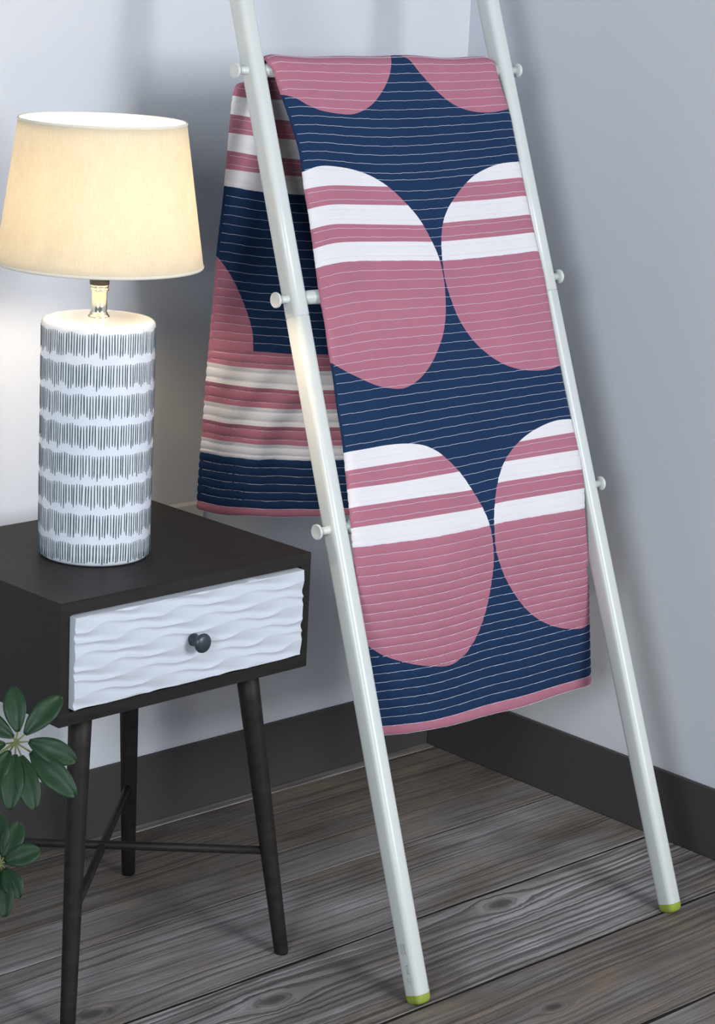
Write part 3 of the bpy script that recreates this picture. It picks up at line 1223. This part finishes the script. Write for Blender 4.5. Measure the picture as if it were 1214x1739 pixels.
guide_px = [
    [(519, 287), (562, 286), (610, 292), (660, 296), (740, 291), (800, 284), (886, 274)],
    [(523, 320), (562, 313.5), (610, 315), (661, 318), (720, 317), (793, 310), (850, 304.5), (892, 301)],
    [(527, 354), (562, 346), (620, 347), (690, 350), (766, 343.6), (830, 338.6), (899, 332)],
    [(532.7, 388), (562, 379.5), (616, 380), (717, 384), (755, 378), (809.5, 373.5), (904, 364)],
    [(537, 421), (562, 412), (616, 409.5), (731, 411.5), (751, 410), (830, 403), (912.5, 394)],
    [(541, 454), (566.5, 446), (616, 442), (745.6, 443.5), (830, 436), (920, 425)],
    [(558, 560), (620, 546), (757, 536), (850, 527), (938, 512)],
    [(572, 652), (640, 642), (757, 629), (850, 618), (955, 606)],
    [(588, 757), (640, 749), (757, 726), (860, 708), (967, 690)],
    [(592, 799), (642, 790.6), (751.5, 774), (877, 750.7), (976, 733.8)],
    [(594, 830), (683.6, 818), (780, 801), (857, 783.6), (982, 764)],
    [(598, 862), (704, 846), (803, 832.6), (844, 819.4), (989.6, 796.8)],
    [(600, 896.5), (704, 881), (821.5, 862), (840, 854.5), (994.5, 828.5)],
    [(603, 930), (716.5, 916), (832, 893.6), (838.4, 889.5), (994.5, 862.7)],
    [(615, 1045), (700, 1034), (835, 1000), (920, 982), (1003, 965)],
    [(640, 1160), (720, 1150), (830, 1118), (930, 1092), (1005, 1072)],
    [(654.7, 1233), (724.7, 1226), (807, 1204.5), (889.5, 1181), (972, 1157), (1007, 1147)],
    [(657, 1248), (696, 1245), (766, 1232), (848, 1211), (889.5, 1199), (972, 1172), (1007, 1162)],
]
guides = []
xs_all = np.linspace(-0.70, -0.16, 70)
for g in guide_px:
    h = hits(g, FP, FS)
    h = h[np.argsort(h[:, 0])]
    yv = lerp_x(h, xs_all)
    for _ in range(10):
        yv[1:-1] = .25 * yv[:-2] + .5 * yv[1:-1] + .25 * yv[2:]
    guides.append(np.stack([xs_all, yv], 1))
top_g = np.stack([xs_all, 0 * xs_all + FS[0] + 0.0005], 1)
guides = [top_g] + guides
# keep the guides ordered
for j in range(1, len(guides)):
    guides[j][:, 1] = np.maximum(guides[j][:, 1], guides[j - 1][:, 1] + 0.006)
gaps = []
for j in range(len(guides) - 1):
    gp = float(np.mean(guides[j + 1][:, 1] - guides[j][:, 1]))
    gaps.append(max(1, int(round(gp / 0.0128))))
gaps[-1] = 1
STRIPE_W = [0.24, 0.74]
gaps = [STRIPE_W if j in (2, 3, 4, 5, 10, 11, 12, 13) else [k / n_g for k in range(n_g)] for j, n_g in enumerate(gaps)]
shape_xs = {k: smooth_poly(hits(p, FP, FS), 0.0028, 1) for k, p in shape_px.items()}
# close the discs beyond the sheet's sides for the inside test
closed = {}
closed['A'] = np.concatenate([[(-0.80, FS[0] - .05), (shape_xs['A'][0][0], FS[0] - .05)], shape_xs['A'], [(-0.80, shape_xs['A'][-1][1])]])
closed['B'] = np.concatenate([[(-0.10, FS[0] - .05), (shape_xs['B'][0][0], FS[0] - .05)], shape_xs['B'], [(-0.10, shape_xs['B'][-1][1])]])
for k, side_x in (('C', -0.85), ('E', -0.85), ('D', -0.05), ('F', -0.05)):
    c = shape_xs[k]
    closed[k] = np.concatenate([c, [(side_x, c[-1][1]), (side_x, c[0][1])]])
seam_lines = []
for k in ('A', 'B'):
    c = shape_xs[k]
    seam_lines.append(np.concatenate([[(c[0][0], FS[0] + t) for t in np.arange(0.001, max(.002, c[0][1] - FS[0]), .003)], c]))
for k in ('C', 'D', 'E', 'F'):
    seam_lines.append(shape_xs[k])
G0 = {'C': 2, 'D': 2, 'E': 10, 'F': 10}
for k in ('C', 'D', 'E', 'F'):
    for j in range(5):
        g = guides[G0[k] + j]
        xx = np.arange(-0.70, -0.16, 0.003)
        P2 = np.stack([xx, lerp_x(g, xx)], 1)
        ins = in_poly(P2, closed[k])
        if ins.any():
            i0, i1 = np.where(ins)[0][[0, -1]]
            seam_lines.append(P2[max(0, i0 - 1):i1 + 2])
hem = guides[-2]
xx = np.arange(-0.70, -0.16, 0.003)
seam_lines.append(np.stack([xx, lerp_x(hem, xx)], 1))


def classify_front(P, xl, xr, line_at, nl):
    out = np.array(['navy'] * len(P), dtype=object)
    for k in ('A', 'B'):
        out[in_poly(P, closed[k])] = k + '_pink'
    for k in ('C', 'D', 'E', 'F'):
        ins = in_poly(P, closed[k])
        lev = np.zeros(len(P), int)
        for j in range(5):
            lev += (P[:, 1] > lerp_x(guides[G0[k] + j], P[:, 0])).astype(int)
        for l in range(6):
            out[ins & (lev == l)] = '%s_%d_%s' % (k, l, 'white' if l % 2 == 0 and l < 5 else 'pink')
    out[P[:, 1] > lerp_x(hem, P[:, 0])] = 'binding'
    return out


def front_mats(key):
    if key == 'navy':
        return 'navy_ground', 'navy'
    if key == 'binding':
        return 'binding', 'pink'
    c = 'white' if key.endswith('white') else 'pink'
    if key.endswith('_5_pink') or key in ('A_pink', 'B_pink'):
        return 'rose_disc_panel', 'pink'
    return ('white_stripe' if c == 'white' else 'rose_stripe'), c


def wr_front(x, s):
    return 0.0012 * np.sin(x * 26 + s * 3) + 0.0009 * np.sin(x * 47 - s * 9 + 1.0)


build_sheet(FP, FS, 1.0, FL, FR_, guides, gaps, seam_lines, classify_front, front_mats, 0.0098, 0.017, 0.0060, lambda s: 0.0005 + 0.0011 * np.clip((s - 0.50) / 0.25, 0, 1), 0, 'front', wr_front)

# ---- part that hangs behind the ladder
b_left = [(416, 118), (409, 133), (399, 162), (396.5, 190), (393.5, 220), (390, 263), (385.6, 312), (382, 349), (376, 396), (372, 430), (368.5, 488), (364.2, 538), (359, 595), (355.5, 641), (351.3, 699), (347, 754), (345, 771), (341.3, 826), (339.6, 852), (340, 862), (340, 900)]
BL = edge(b_left, BP, BS, 0.0, BS[-1])
for k in range(len(BL)):
    if BL[k, 1] < 0.016:
        BL[k, 0] = max(BL[k, 0], rail_pt(-1, ZR).x + RW / 2 + 0.001)
BR_ = np.stack([np.full(len(BL), -0.235) + 0.02 * BL[:, 1], BL[:, 1]], 1)
bg_px = [
    [(400, 162), (415, 166.4), (500, 171)],
    [(398, 194), (421.7, 199), (500, 206)],
    [(394, 225.5), (426.6, 230.7), (505, 238)],
    [(391, 255.8), (433, 264), (510, 271)],
    [(388.5, 287), (437, 294), (515, 300)],
    [(385, 315.7), (444.4, 326.4), (520, 331)],
    [(369, 488), (430, 497), (540, 503)],
    [(359, 590), (394, 594), (428, 596), (494, 601), (566, 602)],
    [(357.4, 614), (380, 620), (430, 625), (500, 629), (566, 631)],
    [(355, 646.6), (380, 652), (430, 658), (506, 663), (568, 663)],
    [(352.5, 680), (378, 686), (430, 692), (513, 695.6), (570, 695)],
    [(350, 710.6), (376, 718), (430, 723), (516, 726.5), (575, 726)],
    [(348.7, 741), (372, 748), (430, 754), (520, 758), (586.6, 756.7)],
    [(347, 768), (372, 774), (430, 780), (529, 782.7), (588, 780.7)],
    [(341, 850), (359, 857), (416.5, 864), (532, 866), (595, 863)],
    [(341, 864), (353, 870.6), (388, 875.5), (503, 879), (543, 877.5), (598, 875)],
]
bguides = [np.stack([xs_all, 0 * xs_all + 0.001], 1)]
xs_b = np.linspace(-0.76, -0.18, 90)
bguides = [np.stack([xs_b, 0 * xs_b + 0.001], 1)]
for g in bg_px:
    h = hits(g, BP, BS)
    h = h[np.argsort(h[:, 0])]
    yv = np.interp(xs_b, h[:, 0], h[:, 1])
    for _ in range(3):
        yv[1:-1] = .25 * yv[:-2] + .5 * yv[1:-1] + .25 * yv[2:]
    bguides.append(np.stack([xs_b, yv], 1))
for j in range(1, len(bguides)):
    bguides[j][:, 1] = np.maximum(bguides[j][:, 1], bguides[j - 1][:, 1] + 0.006)
bgaps = [max(1, int(round(float(np.mean(bguides[j + 1][:, 1] - bguides[j][:, 1])) / 0.0128))) for j in range(len(bguides) - 1)]
bgaps[-1] = 1
bgaps = [STRIPE_W if j in (1, 2, 3, 4, 5, 8, 9, 10, 11, 12, 13) else [k / n_g for k in range(n_g)] for j, n_g in enumerate(bgaps)]
disc = smooth_poly(hits([(350, 400), (372, 436), (386, 459), (400, 484), (412, 511), (421, 538), (426.5, 566), (428, 597)], BP, BS), 0.0028, 1)
g8 = bguides[8]
disc[-1] = (disc[-1][0], float(lerp_x(g8, np.array([disc[-1][0]]))[0]) + 0.0015)
disc_closed = np.concatenate([disc, [(-0.9, disc[-1][1] + .02), (-0.9, disc[0][1])]])
bseams = [disc]
xb = np.arange(-0.76, -0.2, 0.0035)
for j in (1, 2, 3, 4, 5, 6, 8, 9, 10, 11, 12, 13, 14, 15):
    P2 = np.stack([xb, lerp_x(bguides[j], xb)], 1)
    bseams.append(P2)


def classify_back(P, xl, xr, line_at, nl):
    lev = np.zeros(len(P), int)
    for j in (1, 2, 3, 4, 5, 6, 8, 9, 10, 11, 12, 13, 14, 15):
        lev += (P[:, 1] > lerp_x(bguides[j], P[:, 0])).astype(int)
    names = ['00_pink', '01_white', '02_pink', '03_white', '04_pink', '05_white', '06_navy', '07_pink', '08_white', '09_pink', '10_white', '11_pink', '12_white', '13_navy', '14_binding']
    out = np.array([names[l] for l in lev], dtype=object)
    ins = in_poly(P, disc_closed) & (lev == 6)
    out[ins] = '065_disc'
    return out


def back_mats(key):
    k = key.split('_')[1]
    return {'pink': ('rose_stripe', 'pink'), 'white': ('white_stripe', 'white'), 'navy': ('navy_ground', 'navy'),
            'disc': ('rose_disc_panel', 'pink'), 'binding': ('binding', 'pink')}[k]


def wr_back(x, s):
    w = np.clip((s - 0.30) / 0.2, 0, 1)
    return 0.0015 * np.sin(x * 22 + s * 5) + w * 0.0024 * np.sin(x * 95 + 5 * np.sin(s * 14)) * np.exp(-((x + 0.55) / 0.10) ** 2) + 0.0008 * np.sin(x * 60 + s * 31)


build_sheet(BP, BS, 1.0, BL, BR_, bguides, bgaps, bseams, classify_back, back_mats, 0.0098, 0.016, 0.0055, lambda s: 0.0007 + 0.0019 * np.clip((s - 0.25) / 0.2, 0, 1), 0, 'back', wr_back, back_twist)

# ================================================================== plant
plant_y = -0.80


def at_depth(px, py, dist):
    d = ray(px, py)
    return Vector(CAM + d * dist)


pc1 = on_plane(27, 1261, 1, plant_y)
D1 = float((pc1 - CAM) @ CD)
plant_base = Vector((-1.74, -0.80, 0.0))
plant = empty('potted_plant', plant_base)
tag(plant, 'leafy green houseplant with finger-like leaflets beside the nightstand', 'plant')
v, f = lathe([(0.070, 0.0), (0.074, 0.003), (0.098, 0.165), (0.104, 0.166), (0.106, 0.190), (0.098, 0.190), (0.096, 0.160)], 40)
pot = from_py('pot', v, f, M['pot'], plant)
v, f = lathe([(0.001, 0.160), (0.05, 0.163), (0.0955, 0.160), (0.09, 0.13)], 32)
from_py('soil', v, f, M['soil'], pot)


def leaflet(base, tip, width, facing, droop, parent):
    base, tip = Vector(base), Vector(tip)
    ax = tip - base
    L = ax.length
    ax.normalize()
    nrm = (facing - ax * facing.dot(ax)).normalized()
    side = ax.cross(nrm).normalized()
    nl, nw = 14, 6
    vv, ff = [], []
    for i in range(nl + 1):
        t = i / nl
        w = width * 0.56 * (max(0.02, math.sin(math.pi * (t ** 1.15 * 0.955 + 0.02))) ** 0.62)
        c = base + ax * (L * t) + nrm * (-droop * L * t * t + 0.06 * L * math.sin(math.pi * t))
        for j in range(nw + 1):
            u = -1 + 2 * j / nw
            fold = 0.20 * w * abs(u) + 0.03 * w * math.sin(t * 14 + j)
            vv.append(c + side * (u * w) + nrm * (fold - (0.0012 if j == nw // 2 else 0)))
    m = len(vv)
    for i in range(nl):
        for j in range(nw):
            p = i * (nw + 1) + j
            ff.append((p, p + 1, p + nw + 2, p + nw + 1))
    o = from_py('leaflet', [q - plant_base for q in vv], ff, M['leaf'], parent)
    md = o.modifiers.new('thickness', 'SOLIDIFY')
    md.thickness = 0.0006
    return o


def cluster(center, bases_tips, facing, stem_to):
    c = Vector(center)
    mid = (c + stem_to) * 0.5 + Vector((0, 0, -0.03))
    pv, pf = [], []

    def add(path, rad):
        v_, f_ = tube([q - plant_base for q in path], rad, 8)
        n0 = len(pv)
        pv.extend(v_)
        pf.extend(tuple(i + n0 for i in q) for q in f_)
    add([c, c.lerp(mid, .5) + Vector((0, 0, -.004)), mid, stem_to], [0.0014, 0.0016, 0.0018, 0.0024])
    for b_, t_, w_, dr in bases_tips:
        add([c, Vector(b_)], [0.0011, 0.0008])
    pet = from_py('leaf_stalk', pv, pf, M['stem'], plant)
    for b_, t_, w_, dr in bases_tips:
        leaflet(b_, t_, w_, facing, dr, pet)
    return pet


def px_cluster(center, leaves, dist, stem_to):
    c = at_depth(*center, dist)
    s = dist / CF
    bt = []
    for (bx, by), (tx, ty), w, dt in leaves:
        bt.append((at_depth(bx, by, dist + 0.002), at_depth(tx, ty, dist + dt), w * s, 0.06))
    fac = Vector(-CD) + Vector((0, 0, 0.25))
    return cluster(c, bt, fac.normalized(), stem_to)


stem_top = plant_base + Vector((0.03, 0.02, 0.50))
px_cluster((26.6, 1260.8), [
    ((30, 1243), (22, 1166), 35, 0.010), ((42, 1247), (104, 1182), 36, 0.014), ((49, 1259), (129, 1292), 38, -0.004),
    ((52, 1277), (127, 1351), 40, -0.018), ((36, 1283), (58, 1375), 36, -0.022), ((26, 1281), (16, 1374), 36, -0.024),
    ((17, 1275), (-22, 1338), 32, -0.016), ((9, 1263), (-62, 1282), 32, 0.0), ((23, 1252), (-46, 1208), 33, 0.012)], D1, stem_top + Vector((0, 0, 0.0)))
px_cluster((0, 1466), [
    ((8, 1464), (68, 1443), 34, 0.004), ((8, 1474), (33, 1524), 32, -0.012), ((2, 1478), (8, 1556), 34, -0.018),
    ((-6, 1474), (-50, 1530), 30, -0.012), ((-8, 1464), (-74, 1468), 30, 0.0), ((-6, 1455), (-52, 1404), 30, 0.01),
    ((0, 1452), (-6, 1378), 36, 0.016), ((6, 1456), (34, 1396), 36, 0.014)], D1 + 0.05, stem_top + Vector((0, 0, -0.16)))
# further leaves on the side away from the picture
pr_ = random.Random(5)
for k, (dx_, dy_, dz_) in enumerate(((-0.20, 0.05, 0.55), (-0.12, -0.18, 0.42), (0.0, 0.05, 0.66), (-0.02, -0.20, 0.56))):
    c = plant_base + Vector((dx_, dy_, dz_))
    out = Vector((dx_, dy_, 0.25)).normalized()
    e1 = out.cross(Vector((0, 0, 1))).normalized()
    e2 = out.cross(e1)
    bt = []
    for i in range(8):
        a = 2 * math.pi * i / 8 + 0.3
        dvec = e1 * math.cos(a) + e2 * math.sin(a)
        bt.append((c + dvec * 0.015, c + dvec * 0.075 - Vector((0, 0, 0.012)), 0.026, 0.1))
    cluster(c, bt, out, stem_top + Vector((0, 0, -0.05 * k)))
v, f = tube([Vector((0, 0, 0.155)), Vector((0.006, 0.004, 0.28)), Vector((0.02, 0.012, 0.40)), Vector((0.03, 0.02, 0.505))], [0.0065, 0.006, 0.005, 0.0032], 10)
from_py('stem', v, f, M['stem'], plant)
